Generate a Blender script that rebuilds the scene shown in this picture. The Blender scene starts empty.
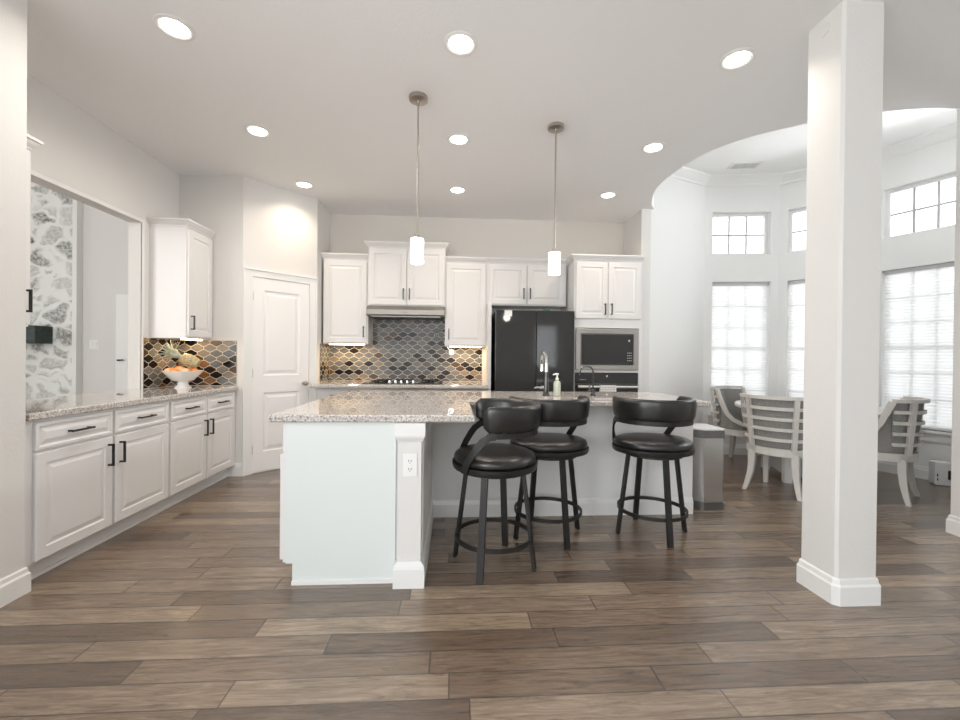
import bpy, bmesh, math, random
from mathutils import Vector, Matrix
random.seed(7)
C = bpy.context.scene.collection
S = bpy.context.scene
PI = math.pi

# ------------------------------------------------------------------ camera
EYE = Vector((0.0, 0.0, 1.2321))
cd = bpy.data.cameras.new('camera'); cam = bpy.data.objects.new('camera', cd); C.objects.link(cam)
FW = Vector((0.061844, 0.998071, -0.0053725)); RT = Vector((0.998039, -0.061788, 0.0099984)); UP = Vector((-0.0096471, 0.0059803, 0.9999356))
M4 = Matrix((RT, UP, -FW)).transposed().to_4x4(); M4.translation = EYE
cam.matrix_world = M4
cd.sensor_width = 36; cd.lens = 423.656*36/960; cd.clip_start = .05; cd.clip_end = 200
S.camera = cam

# ------------------------------------------------------------------ world and exposure
W = bpy.data.worlds.new('sky'); S.world = W; W.use_nodes = True
bg = W.node_tree.nodes['Background']; bg.inputs[0].default_value = (.93, .97, 1, 1); bg.inputs[1].default_value = 3.0
S.view_settings.view_transform = 'Standard'; S.view_settings.look = 'None'
S.view_settings.gamma = 1; S.view_settings.use_curve_mapping = False
S.view_settings.exposure = 0.46
S.cycles.max_bounces = 12; S.cycles.diffuse_bounces = 6; S.cycles.transparent_max_bounces = 16
S.cycles.sample_clamp_indirect = 6
S.cycles.use_denoising = True

def area(name, loc, rot, sx, sy, power, col=(1, 1, 1), parent=None, shape='RECTANGLE', spread=PI):
    l = bpy.data.lights.new(name, 'AREA'); l.shape = shape; l.size = sx; l.size_y = sy; l.energy = power; l.color = col; l.spread = spread
    o = bpy.data.objects.new(name, l); C.objects.link(o); o.location = loc; o.rotation_euler = rot
    if parent: o.parent = parent
    return o
# lamps added as daylight out of view: behind camera, in bay, in living room
DAY = (.95, .98, 1)
area('rear_window_daylight', (-.9, -4.05, 1.6), (PI/2, 0, 0), 2.6, 2.0, 30, DAY)
area('rear_side_window_daylight', (3.0, -4.05, 1.62), (PI/2, 0, 0), .7, 1.35, 6, DAY)
area('side_fill_lamp', (-2.15, -.9, 1.55), (0, -PI/2, 0), 1.9, 2.2, 95, DAY)  # added fill on a solid wall; no window behind it
area('bay_fill_lamp', (5.30, 3.3, 2.88), (0, math.radians(108), 0), .5, .6, 48, DAY)  # added lamp outside the unseen window, aimed up to brighten the bay
area('living_fill_lamp', (-5.0, -.42, 2.0), (PI/2, 0, 0), 2.6, 2.4, 105, (1, .985, .955))  # added lamp before a solid wall, brightens the jamb and fireplace

# ------------------------------------------------------------------ materials
def mat(name, col, rough=.5, metal=0, spec=.5, bump=0, bscale=60, var=0, vscale=8, emit=0, ecol=None, coat=0, stretch=None):
    m = bpy.data.materials.new(name); m.use_nodes = True
    nt = m.node_tree; b = nt.nodes['Principled BSDF']
    b.inputs['Base Color'].default_value = (*col, 1); b.inputs['Roughness'].default_value = rough
    b.inputs['Metallic'].default_value = metal; b.inputs['Specular IOR Level'].default_value = spec
    if coat: b.inputs['Coat Weight'].default_value = coat; b.inputs['Coat Roughness'].default_value = .05
    if emit:
        b.inputs['Emission Color'].default_value = (*(ecol or col), 1); b.inputs['Emission Strength'].default_value = emit
    tc = nt.nodes.new('ShaderNodeTexCoord'); src = tc.outputs['Object']
    if stretch:
        mp = nt.nodes.new('ShaderNodeMapping'); mp.inputs['Scale'].default_value = stretch; nt.links.new(src, mp.inputs[0]); src = mp.outputs[0]
    if bump:
        n = nt.nodes.new('ShaderNodeTexNoise'); n.inputs['Scale'].default_value = bscale; n.inputs['Detail'].default_value = 3
        nt.links.new(src, n.inputs['Vector'])
        bp = nt.nodes.new('ShaderNodeBump'); bp.inputs['Strength'].default_value = bump; bp.inputs['Distance'].default_value = .004
        nt.links.new(n.outputs[0], bp.inputs['Height']); nt.links.new(bp.outputs[0], b.inputs['Normal'])
    if var:
        n2 = nt.nodes.new('ShaderNodeTexNoise'); n2.inputs['Scale'].default_value = vscale; n2.inputs['Detail'].default_value = 4
        nt.links.new(src, n2.inputs['Vector'])
        r = nt.nodes.new('ShaderNodeValToRGB')
        r.color_ramp.elements[0].position = .3; r.color_ramp.elements[1].position = .7
        r.color_ramp.elements[0].color = (*[c*(1-var) for c in col], 1); r.color_ramp.elements[1].color = (*[min(1, c*(1+var)) for c in col], 1)
        nt.links.new(n2.outputs[0], r.inputs[0]); nt.links.new(r.outputs[0], b.inputs['Base Color'])
    return m

def ramp(nt, stops, interp='LINEAR'):
    r = nt.nodes.new('ShaderNodeValToRGB'); cr = r.color_ramp; cr.interpolation = interp
    while len(cr.elements) < len(stops): cr.elements.new(.5)
    for e, (p, c) in zip(cr.elements, stops): e.position = p; e.color = (*c, 1)
    return r

M = {}
M['wall'] = mat('wall_paint', (.70, .69, .672), .75, bump=.28, bscale=75, spec=.3)
M['backwall'] = mat('wall_paint_warm_lit', (.70, .668, .622), .75, bump=.28, bscale=75, spec=.3)  # same wall paint, tinted beige to carry the warm lamp light
M['baywall'] = mat('bay_wall_paint', (.76, .76, .75), .75, bump=.28, bscale=75, spec=.3)
M['ceiling'] = mat('ceiling_paint', (.84, .845, .85), .85, bump=.3, bscale=90, spec=.2)
M['trim'] = mat('trim_paint', (.78, .78, .77), .35)
M['cab'] = mat('cabinet_paint', (.72, .715, .712), .33, bump=.03, bscale=30)
M['door'] = mat('door_paint', (.82, .81, .805), .35)
M['endpanel'] = mat('end_panel_paint', (.70, .74, .73), .35)
M['black'] = mat('black_handle_metal', (.008, .008, .008), .4, spec=.5)
M['stoolmetal'] = mat('dark_bronze_metal', (.02, .0195, .019), .42, metal=.35, bump=.03)
M['leather'] = mat('black_leather', (.012, .0115, .011), .3, spec=.6, bump=.12, bscale=160, var=.3)
M['steel'] = mat('brushed_steel', (.46, .445, .425), .32, metal=1, bump=.04, bscale=40, stretch=(1, 1, 30))
M['trashsteel'] = mat('trash_can_steel', (.5, .49, .48), .22, metal=1, bump=.04, bscale=40, stretch=(30, 30, 1))
M['darksteel'] = mat('dark_steel', (.2, .2, .2), .35, metal=1)
M['lidsteel'] = mat('pale_lid_steel', (.75, .75, .74), .4, metal=.6)
M['hoodsteel'] = mat('hood_steel', (.3, .285, .26), .45, metal=1, bump=.04, bscale=40, stretch=(1, 1, 30))
M['nickel'] = mat('brushed_nickel', (.5, .46, .41), .28, metal=1)
M['chrome'] = mat('chrome', (.75, .75, .75), .1, metal=1)
M['gun'] = mat('gunmetal_faucet', (.1, .1, .1), .18, metal=.9)
M['blackglass'] = mat('black_glass', (.036, .036, .037), .06, spec=.3)
M['blackplastic'] = mat('black_plastic', (.015, .015, .015), .4)
M['white'] = mat('white_plastic', (.8, .8, .79), .4)
M['ceramic'] = mat('white_ceramic', (.82, .8, .78), .25, bump=.1, bscale=120)
M['chairwood'] = mat('whitewashed_wood', (.58, .565, .54), .5, var=.06, vscale=20, stretch=(1, 1, .2))
M['uphol'] = mat('grey_upholstery', (.25, .245, .235), .9, bump=.5, bscale=260, var=.35, vscale=180)
M['uphol2'] = mat('pale_grey_upholstery', (.4, .4, .39), .9, bump=.4, bscale=260, var=.2, vscale=120)
M['tabletop'] = mat('white_table_paint', (.72, .71, .69), .3)
M['tablebase'] = mat('grey_table_base', (.36, .36, .36), .5)
M['orange'] = mat('orange_peel', (.85, .3, .07), .45, bump=.15, bscale=300, var=.2, vscale=20)
M['peach'] = mat('peach_skin', (.9, .5, .28), .5, var=.25, vscale=14)
M['pine'] = mat('pineapple_rind', (.45, .36, .2), .6, bump=.4, bscale=120, var=.5, vscale=80)
M['pineleaf'] = mat('pineapple_leaf', (.42, .47, .38), .5, var=.3, vscale=30)
M['soap'] = mat('pale_green_soap', (.5, .53, .42), .12)
M['beam'] = mat('dark_mantel_wood', (.03, .045, .042), .6, var=.4, vscale=25, stretch=(.3, 1, 1))
M['glow'] = mat('lamp_lens', (1, .97, .9), .5, emit=7, ecol=(1, .93, .82))
M['shadeglow'] = mat('frosted_lamp_glass', (1, 1, 1), .3, emit=3.0, ecol=(1, .97, .92))
M['strip'] = mat('warm_light_strip', (1, .85, .6), .5, emit=10, ecol=(1, .72, .42))
M['grout'] = mat('pale_grout', (.62, .55, .46), .8)
M['muntin'] = mat('grey_window_bar', (.5, .5, .5), .5)
M['vent'] = mat('vent_paint', (.6, .6, .59), .5)
M['towel'] = mat('white_towel_cloth', (.74, .73, .71), .9, bump=.3, bscale=200)
M['greyink'] = mat('grey_print', (.42, .41, .4), .8)
M['greenlabel'] = mat('green_label', (.05, .2, .12), .4)
M['nookceil'] = mat('bay_ceiling_paint', (.87, .87, .86), .85, spec=.2)

def granite():
    m = bpy.data.materials.new('speckled_granite'); m.use_nodes = True; nt = m.node_tree; b = nt.nodes['Principled BSDF']
    tc = nt.nodes.new('ShaderNodeTexCoord')
    n = nt.nodes.new('ShaderNodeTexNoise'); n.inputs['Scale'].default_value = 85; n.inputs['Detail'].default_value = 6; n.inputs['Roughness'].default_value = .75
    nt.links.new(tc.outputs['Object'], n.inputs['Vector'])
    r = ramp(nt, [(.32, (.05, .05, .05)), (.41, (.24, .22, .21)), (.48, (.50, .46, .43)), (.56, (.66, .63, .60)), (.68, (.80, .79, .77))])
    nt.links.new(n.outputs[0], r.inputs[0])
    v = nt.nodes.new('ShaderNodeTexNoise'); v.inputs['Scale'].default_value = 16; v.inputs['Detail'].default_value = 5
    nt.links.new(tc.outputs['Object'], v.inputs['Vector'])
    r2 = ramp(nt, [(.5, (0, 0, 0)), (.66, (1, 1, 1))]); nt.links.new(v.outputs[0], r2.inputs[0])
    mx = nt.nodes.new('ShaderNodeMix'); mx.data_type = 'RGBA'; mx.inputs['B'].default_value = (.42, .33, .27, 1)
    ml = nt.nodes.new('ShaderNodeMath'); ml.operation = 'MULTIPLY'; ml.inputs[1].default_value = .35; nt.links.new(r2.outputs[0], ml.inputs[0])
    nt.links.new(ml.outputs[0], mx.inputs['Factor']); nt.links.new(r.outputs[0], mx.inputs['A']); nt.links.new(mx.outputs['Result'], b.inputs['Base Color'])
    b.inputs['Roughness'].default_value = .025; b.inputs['Specular IOR Level'].default_value = .6
    return m
M['granite'] = granite()

def floor_mat():
    m = bpy.data.materials.new('hand_scraped_plank_floor'); m.use_nodes = True; nt = m.node_tree; b = nt.nodes['Principled BSDF']
    N = nt.nodes.new; L = nt.links.new
    def math_(op, a, bv=None, c=None):
        n = N('ShaderNodeMath'); n.operation = op
        for i, x in enumerate((a, bv, c)):
            if x is None: continue
            if isinstance(x, (int, float)): n.inputs[i].default_value = x
            else: L(x, n.inputs[i])
        return n.outputs[0]
    tc = N('ShaderNodeTexCoord'); sp = N('ShaderNodeSeparateXYZ'); L(tc.outputs['Object'], sp.inputs[0])
    X, Y = sp.outputs[0], sp.outputs[1]
    wv = .127
    yr = math_('DIVIDE', Y, wv); row = math_('FLOOR', yr); fy = math_('FRACT', yr)
    wn = N('ShaderNodeTexWhiteNoise'); wn.noise_dimensions = '1D'; L(row, wn.inputs['W'])
    ln = math_('MULTIPLY_ADD', wn.outputs[0], .5, .75)
    off = math_('MULTIPLY', wn.outputs[0], 7.3)
    xr = math_('DIVIDE', math_('ADD', X, off), ln); col = math_('FLOOR', xr); fx = math_('FRACT', xr)
    cb = N('ShaderNodeCombineXYZ'); L(row, cb.inputs[0]); L(col, cb.inputs[1])
    w2 = N('ShaderNodeTexWhiteNoise'); w2.noise_dimensions = '2D'; L(cb.outputs[0], w2.inputs['Vector'])
    base = ramp(nt, [(0, (.095, .064, .044)), (.2, (.145, .10, .069)), (.5, (.192, .138, .096)), (.85, (.22, .162, .115)), (1, (.285, .212, .148))])
    L(w2.outputs[0], base.inputs[0])
    # grain stretched along each plank, shifted per plank
    gv = N('ShaderNodeCombineXYZ'); L(math_('ADD', math_('MULTIPLY', X, 1.5), math_('MULTIPLY', w2.outputs[0], 37.)), gv.inputs[0]); L(math_('MULTIPLY', Y, 16), gv.inputs[1]); L(row, gv.inputs[2])
    g = N('ShaderNodeTexNoise'); g.inputs['Scale'].default_value = 2.6; g.inputs['Detail'].default_value = 8; g.inputs['Roughness'].default_value = .74; g.inputs['Distortion'].default_value = 1.2
    L(gv.outputs[0], g.inputs['Vector'])
    gr = ramp(nt, [(.34, (.4, .39, .38)), (.44, (.8, .79, .78)), (.53, (1.02, 1.02, 1.02)), (.68, (1.42, 1.45, 1.5))]); L(g.outputs[0], gr.inputs[0])
    mu = N('ShaderNodeMix'); mu.data_type = 'RGBA'; mu.blend_type = 'MULTIPLY'; mu.inputs['Factor'].default_value = 1
    L(base.outputs[0], mu.inputs['A']); L(gr.outputs[0], mu.inputs['B'])
    # dark seams
    ey = math_('MINIMUM', fy, math_('SUBTRACT', 1, fy)); sy = math_('LESS_THAN', ey, .024)
    ex = math_('MULTIPLY', math_('MINIMUM', fx, math_('SUBTRACT', 1, fx)), ln); sx = math_('LESS_THAN', ex, .003)
    seam = math_('MAXIMUM', sy, sx)
    m2 = N('ShaderNodeMix'); m2.data_type = 'RGBA'; L(math_('MULTIPLY', seam, .7), m2.inputs['Factor']); L(mu.outputs['Result'], m2.inputs['A']); m2.inputs['B'].default_value = (.025, .018, .014, 1)
    L(m2.outputs['Result'], b.inputs['Base Color'])
    bp = N('ShaderNodeBump'); bp.inputs['Strength'].default_value = .5; bp.inputs['Distance'].default_value = .005
    L(math_('SUBTRACT', g.outputs[0], math_('MULTIPLY', seam, .6)), bp.inputs['Height']); L(bp.outputs[0], b.inputs['Normal'])
    L(math_('MULTIPLY_ADD', g.outputs[0], .16, .15), b.inputs['Roughness'])
    b.inputs['Specular IOR Level'].default_value = .6; b.inputs['Coat Weight'].default_value = .4; b.inputs['Coat Roughness'].default_value = .22
    return m
M['floor'] = floor_mat()

def stone_mat():
    m = bpy.data.materials.new('whitewashed_stone'); m.use_nodes = True; nt = m.node_tree; b = nt.nodes['Principled BSDF']; N = nt.nodes.new; L = nt.links.new
    tc = N('ShaderNodeTexCoord'); n0 = N('ShaderNodeTexNoise'); n0.inputs['Scale'].default_value = 4; n0.inputs['Detail'].default_value = 3
    L(tc.outputs['Object'], n0.inputs['Vector'])
    ad = N('ShaderNodeVectorMath'); ad.operation = 'MULTIPLY_ADD'; L(n0.outputs['Color'], ad.inputs[0]); ad.inputs[1].default_value = (.25, .25, .25); L(tc.outputs['Object'], ad.inputs[2])
    mp = N('ShaderNodeMapping'); mp.inputs['Scale'].default_value = (3.1, 3.1, 4.6); L(ad.outputs[0], mp.inputs[0])
    v = N('ShaderNodeTexVoronoi'); v.feature = 'DISTANCE_TO_EDGE'; v.inputs['Scale'].default_value = 1; L(mp.outputs[0], v.inputs['Vector'])
    v2 = N('ShaderNodeTexVoronoi'); v2.inputs['Scale'].default_value = 1; L(mp.outputs[0], v2.inputs['Vector'])
    n1 = N('ShaderNodeTexNoise'); n1.inputs['Scale'].default_value = 24; n1.inputs['Detail'].default_value = 8; n1.inputs['Roughness'].default_value = .75; L(tc.outputs['Object'], n1.inputs['Vector'])
    st = ramp(nt, [(.38, (.06, .065, .06)), (.47, (.24, .245, .235)), (.55, (.46, .465, .45)), (.66, (.74, .75, .73))]); L(n1.outputs[0], st.inputs[0])
    sv = N('ShaderNodeSeparateColor'); L(v2.outputs['Color'], sv.inputs[0])
    mk = N('ShaderNodeMath'); mk.operation = 'MULTIPLY_ADD'; L(sv.outputs[0], mk.inputs[0]); mk.inputs[1].default_value = .7; mk.inputs[2].default_value = .35; mk.use_clamp = True
    ed = ramp(nt, [(.06, (0, 0, 0)), (.17, (1, 1, 1))]); L(v.outputs['Distance'], ed.inputs[0])
    mm = N('ShaderNodeMath'); mm.operation = 'MULTIPLY'; L(ed.outputs[0], mm.inputs[0]); L(mk.outputs[0], mm.inputs[1])
    mx = N('ShaderNodeMix'); mx.data_type = 'RGBA'; L(mm.outputs[0], mx.inputs['Factor']); mx.inputs['A'].default_value = (.78, .79, .77, 1); L(st.outputs[0], mx.inputs['B'])
    L(mx.outputs['Result'], b.inputs['Base Color']); b.inputs['Roughness'].default_value = .85
    bp = N('ShaderNodeBump'); bp.inputs['Strength'].default_value = .6; bp.inputs['Distance'].default_value = .03; L(ed.outputs[0], bp.inputs['Height']); L(bp.outputs[0], b.inputs['Normal'])
    return m
M['stone'] = stone_mat()

def glass_mat():
    m = bpy.data.materials.new('window_glass'); m.use_nodes = True; nt = m.node_tree
    nt.nodes.remove(nt.nodes['Principled BSDF']); out = nt.nodes['Material Output']
    t = nt.nodes.new('ShaderNodeBsdfTransparent'); g = nt.nodes.new('ShaderNodeBsdfGlossy'); g.inputs['Roughness'].default_value = .02
    lw = nt.nodes.new('ShaderNodeFresnel'); lw.inputs[0].default_value = 1.35
    mx = nt.nodes.new('ShaderNodeMixShader'); nt.links.new(lw.outputs[0], mx.inputs[0]); nt.links.new(t.outputs[0], mx.inputs[1]); nt.links.new(g.outputs[0], mx.inputs[2])
    nt.links.new(mx.outputs[0], out.inputs[0]); return m
M['glass'] = glass_mat()
def shade_mat():
    m = bpy.data.materials.new('pleated_shade_fabric'); m.use_nodes = True; nt = m.node_tree
    nt.nodes.remove(nt.nodes['Principled BSDF']); out = nt.nodes['Material Output']
    d = nt.nodes.new('ShaderNodeBsdfDiffuse'); d.inputs[0].default_value = (.85, .85, .85, 1)
    tl = nt.nodes.new('ShaderNodeBsdfTranslucent'); tl.inputs[0].default_value = (.9, .9, .9, 1)
    tr = nt.nodes.new('ShaderNodeBsdfTransparent'); tr.inputs[0].default_value = (.9, .9, .9, 1)
    a = nt.nodes.new('ShaderNodeMixShader'); a.inputs[0].default_value = .2; nt.links.new(d.outputs[0], a.inputs[1]); nt.links.new(tl.outputs[0], a.inputs[2])
    b = nt.nodes.new('ShaderNodeMixShader'); b.inputs[0].default_value = .06; nt.links.new(a.outputs[0], b.inputs[1]); nt.links.new(tr.outputs[0], b.inputs[2])
    nt.links.new(b.outputs[0], out.inputs[0]); return m
M['shade'] = shade_mat()
TILES = {k: mat('glass_tile_'+k, c, .2, spec=.2, var=.12, vscale=30) for k, c in dict(
    slate=(.09, .097, .102), ash=(.125, .13, .13), pebble=(.17, .165, .155), espresso=(.012, .009, .008), black=(.006, .006, .007), amber=(.15, .07, .022), bronze=(.07, .042, .024), sand=(.22, .185, .145)).items()}
TK = list(TILES)

# ------------------------------------------------------------------ mesh helpers
class MB:
    """collects shapes, then links them as one mesh object"""
    def __init__(s): s.bm = bmesh.new(); s.mi = 0
    def _f(s, vs):
        try: f = s.bm.faces.new(vs); f.material_index = s.mi; return f
        except ValueError: return None
    def box(s, x0, x1, y0, y1, z0, z1, mtx=None, bev=0):
        vs = [s.bm.verts.new((x, y, z)) for x in (x0, x1) for y in (y0, y1) for z in (z0, z1)]
        if mtx: [setattr(v, 'co', mtx @ v.co) for v in vs]
        fs = [s._f([vs[i] for i in q]) for q in ((0, 1, 3, 2), (4, 6, 7, 5), (0, 4, 5, 1), (2, 3, 7, 6), (0, 2, 6, 4), (1, 5, 7, 3))]
        if bev:
            es = list({e for f in fs for e in f.edges})
            r = bmesh.ops.bevel(s.bm, geom=es, offset=bev, segments=2, affect='EDGES', profile=.6)
            for f in r['faces']: f.material_index = s.mi
        return s
    def bar(s, p, q, w, d, roll=Vector((0, 0, 1))):
        """rectangular bar from p to q; w across, d along roll"""
        p, q = Vector(p), Vector(q); z = (q-p); L = z.length; z.normalize()
        x = Vector(roll).cross(z)
        if x.length < 1e-4: x = Vector((1, 0, 0))
        x.normalize(); y = z.cross(x)
        m = Matrix((x, y, z)).transposed().to_4x4(); m.translation = p
        return s.box(-w/2, w/2, -d/2, d/2, 0, L, m)
    def loft(s, rings, closed=True, cap=True):
        rv = [[s.bm.verts.new(c) for c in r] for r in rings]
        n = len(rv[0])
        for a, b in zip(rv, rv[1:]):
            for i in range(n if closed else n-1):
                j = (i+1) % n; s._f([a[i], a[j], b[j], b[i]])
        if cap and closed: s._f(rv[0][::-1]); s._f(rv[-1])
        return s
    def tube(s, pts, r, n=10, cap=True, flat=1.0, up=None):
        pts = [Vector(p) for p in pts]; rs = r if isinstance(r, (list, tuple)) else [r]*len(pts)
        rings = []; ref = Vector(up) if up else None
        for i, p in enumerate(pts):
            t = (pts[min(i+1, len(pts)-1)]-pts[max(i-1, 0)]).normalized()
            if ref is None: ref = Vector((0, 0, 1)) if abs(t.z) < .9 else Vector((1, 0, 0))
            a = (ref-t*ref.dot(t)).normalized(); b = t.cross(a)
            if not up: ref = a
            rings.append([p+a*math.cos(2*PI*k/n)*rs[i]+b*math.sin(2*PI*k/n)*rs[i]*flat for k in range(n)])
        return s.loft(rings, cap=cap)
    def ribbon(s, pts, w, t, nrm):
        """flat bar swept along pts; nrm(i) gives the wide-face normal"""
        pts = [Vector(p) for p in pts]; rings = []
        for i, p in enumerate(pts):
            tg = (pts[min(i+1, len(pts)-1)]-pts[max(i-1, 0)]).normalized()
            n = Vector(nrm(i)); n = (n-tg*n.dot(tg)).normalized(); b = tg.cross(n)
            rings.append([p+b*w/2+n*t/2, p-b*w/2+n*t/2, p-b*w/2-n*t/2, p+b*w/2-n*t/2])
        return s.loft(rings)
    def lathe(s, prof, n=24, c=(0, 0, 0), sy=1, cap=True):
        c = Vector(c)
        return s.loft([[c+Vector((math.cos(2*PI*k/n)*r, math.sin(2*PI*k/n)*r*sy, z)) for k in range(n)] for r, z in prof], cap=cap)
    def prism(s, poly, z0, z1, bev=0):
        rings = [(0, z0), (0, z1)] if not bev else [(bev, z0), (0, z0+bev), (0, z1-bev), (bev, z1)]
        off = lambda d: offset_poly(poly, d)
        return s.loft([[Vector((x, y, z)) for x, y in off(-d)] for d, z in rings])
    def sphere(s, c, r, sc=(1, 1, 1), seg=16, rings=10, mtx=None):
        m = Matrix.Translation(c) @ (mtx or Matrix()) @ Matrix.Diagonal((*[r*k for k in sc], 1))
        q = bmesh.ops.create_uvsphere(s.bm, u_segments=seg, v_segments=rings, radius=1, matrix=m)
        for v in q['verts']:
            for f in v.link_faces: f.material_index = s.mi
        return s
    def sweep(s, path, prof, closed=False):
        """profile (out, z) swept along a 2D path; out is to the right of travel"""
        pts = [Vector(p) for p in path]; n = len(pts); rings = []
        for i in range(n):
            dirs = []
            if i > 0 or closed: dirs.append((pts[i]-pts[i-1]).normalized())
            if i < n-1 or closed: dirs.append((pts[(i+1) % n]-pts[i]).normalized())
            ns = [Vector((d.y, -d.x)) for d in dirs]
            m = sum(ns, Vector((0, 0))); m.normalize(); k = 1/max(.3, m.dot(ns[0]))
            rings.append([Vector((pts[i].x+m.x*k*o, pts[i].y+m.y*k*o, z)) for o, z in prof])
        if closed: rings.append(rings[0])
        return s.loft(rings, closed=True, cap=not closed)
    def build(s, name, m, parent=None, smooth=0, loc=None):
        if len(s.bm.verts) and True: bmesh.ops.remove_doubles(s.bm, verts=s.bm.verts, dist=1e-6)
        bmesh.ops.recalc_face_normals(s.bm, faces=s.bm.faces)
        me = bpy.data.meshes.new(name); s.bm.to_mesh(me); s.bm.free()
        for k in (m if isinstance(m, (list, tuple)) else [m]): me.materials.append(M[k] if isinstance(k, str) else k)
        if smooth:
            me.shade_smooth() if hasattr(me, 'shade_smooth') else None
            try: me.set_sharp_from_angle(angle=math.radians(smooth))
            except Exception: pass
        o = bpy.data.objects.new(name, me); C.objects.link(o)
        if parent: o.parent = parent
        if loc: o.location = loc
        return o

def offset_poly(poly, d):
    """shift a CCW polygon outward by d"""
    n = len(poly); out = []
    for i in range(n):
        a, b, c = Vector(poly[i-1]), Vector(poly[i]), Vector(poly[(i+1) % n])
        d1, d2 = (b-a).normalized(), (c-b).normalized()
        n1, n2 = Vector((d1.y, -d1.x)), Vector((d2.y, -d2.x)); m = (n1+n2).normalized(); k = d/max(.3, m.dot(n1))
        out.append((b.x+m.x*k, b.y+m.y*k))
    return out

def tag(o, label, cat, group=None):
    o['label'] = label; o['category'] = cat
    if group: o['group'] = group
    return o
def thing(name, label, cat, loc=(0, 0, 0), rz=0, group=None):
    o = bpy.data.objects.new(name, None); C.objects.link(o); o.location = loc; o.rotation_euler = (0, 0, rz); o.empty_display_size = .1
    return tag(o, label, cat, group)
def struct(o, label=None, cat=None):
    o['kind'] = 'structure'
    if label: o['label'] = label
    if cat: o['category'] = cat
    return o
def place(o, loc, rz=0):
    o.location = loc; o.rotation_euler = (0, 0, rz); return o
def dup(root, loc, rz, label, group=None):
    r = root.copy(); C.objects.link(r); r.location = loc; r.rotation_euler = (0, 0, rz); r['label'] = label
    if group: r['group'] = group
    for ch in list(root.children):
        c = ch.copy(); C.objects.link(c); c.parent = r
        for g in list(ch.children):
            d = g.copy(); C.objects.link(d); d.parent = c
    return r

def wall_panel(L, H, holes, th, z0=0):
    xs = sorted({0, L, *[h[0] for h in holes], *[h[1] for h in holes]}); zs = sorted({z0, H, *[h[2] for h in holes], *[h[3] for h in holes]})
    mb = MB(); solid = lambda x, z: x is not None and not any(h[0] < x < h[1] and h[2] < z < h[3] for h in holes)
    nx, nz = len(xs)-1, len(zs)-1; mx = lambda i: (xs[i]+xs[i+1])/2 if 0 <= i < nx else None; mz = lambda j: (zs[j]+zs[j+1])/2 if 0 <= j < nz else None
    def ok(i, j): return mx(i) is not None and mz(j) is not None and solid(mx(i), mz(j))
    q = lambda *p: mb._f([mb.bm.verts.new(c) for c in p])
    for i in range(nx):
        for j in range(nz):
            if not ok(i, j): continue
            a, b, c, d = xs[i], xs[i+1], zs[j], zs[j+1]
            q((a, 0, c), (b, 0, c), (b, 0, d), (a, 0, d)); q((a, th, c), (a, th, d), (b, th, d), (b, th, c))
            if not ok(i-1, j): q((a, 0, c), (a, 0, d), (a, th, d), (a, th, c))
            if not ok(i+1, j): q((b, 0, c), (b, th, c), (b, th, d), (b, 0, d))
            if not ok(i, j-1): q((a, 0, c), (a, th, c), (b, th, c), (b, 0, c))
            if not ok(i, j+1): q((a, 0, d), (b, 0, d), (b, th, d), (a, th, d))
    return mb

# ------------------------------------------------------------------ the room shell
H = 3.05; HN = 3.62
XL, Y1 = -2.78, 4.463; D0 = Vector((-2.154, 4.463)); D1 = Vector((-1.592, 5.025)); YB = 5.533; XR, YR = 2.248, 4.995
NP = [Vector(p) for p in ((2.364, 4.995), (3.269, 5.372), (4.198, 5.251), (4.773, 4.621), (5.128, 3.794), (5.13, 2.84))]
struct(MB().box(-8.2, 5.6, -4.4, 6.3, -.1, 0).build('floor', 'floor'))
curve_ctl = [(2.42, 5.15), (2.40, 5.0), (2.29, 4.83), (2.147, 4.45), (2.115, 4.1), (2.175, 3.67), (2.36, 3.35), (2.70, 3.085), (3.103, 2.905), (3.347, 2.845), (3.578, 2.826), (3.75, 2.826)]
def catmull(p, n=6):
    p = [Vector(a) for a in p]; out = []
    for i in range(len(p)-1):
        a, b, c, d = p[max(i-1, 0)], p[i], p[i+1], p[min(i+2, len(p)-1)]
        for k in range(n):
            t = k/n; out.append(.5*((2*b)+(c-a)*t+(2*a-5*b+4*c-d)*t*t+(3*b-a-3*c+d)*t**3))
    return out+[p[-1]]
SC = catmull(curve_ctl)
mb = MB(); vs = [mb.bm.verts.new((x, y, H)) for x, y in [(-2.25, -4.4), (3.75, -4.4)]+[(v.x, v.y) for v in reversed(SC)]+[(2.42, 6.3), (XL-.05, 6.3), (XL-.05, 2.25), (-2.25, 2.25)]]
mb._f(vs); bmesh.ops.triangulate(mb.bm, faces=mb.bm.faces)
struct(mb.build('ceiling', 'ceiling'))
mb = MB()
vs = [[mb.bm.verts.new((v.x, v.y, z)) for v in SC] for z in (H, HN)]
for i in range(len(SC)-1): mb._f([vs[0][i], vs[0][i+1], vs[1][i+1], vs[1][i]])
struct(mb.build('wall_bay_soffit', 'nookceil', smooth=40))
struct(MB().box(1.9, 5.5, 2.6, 5.7, HN, HN+.05).build('ceiling_bay', 'nookceil'))

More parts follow.
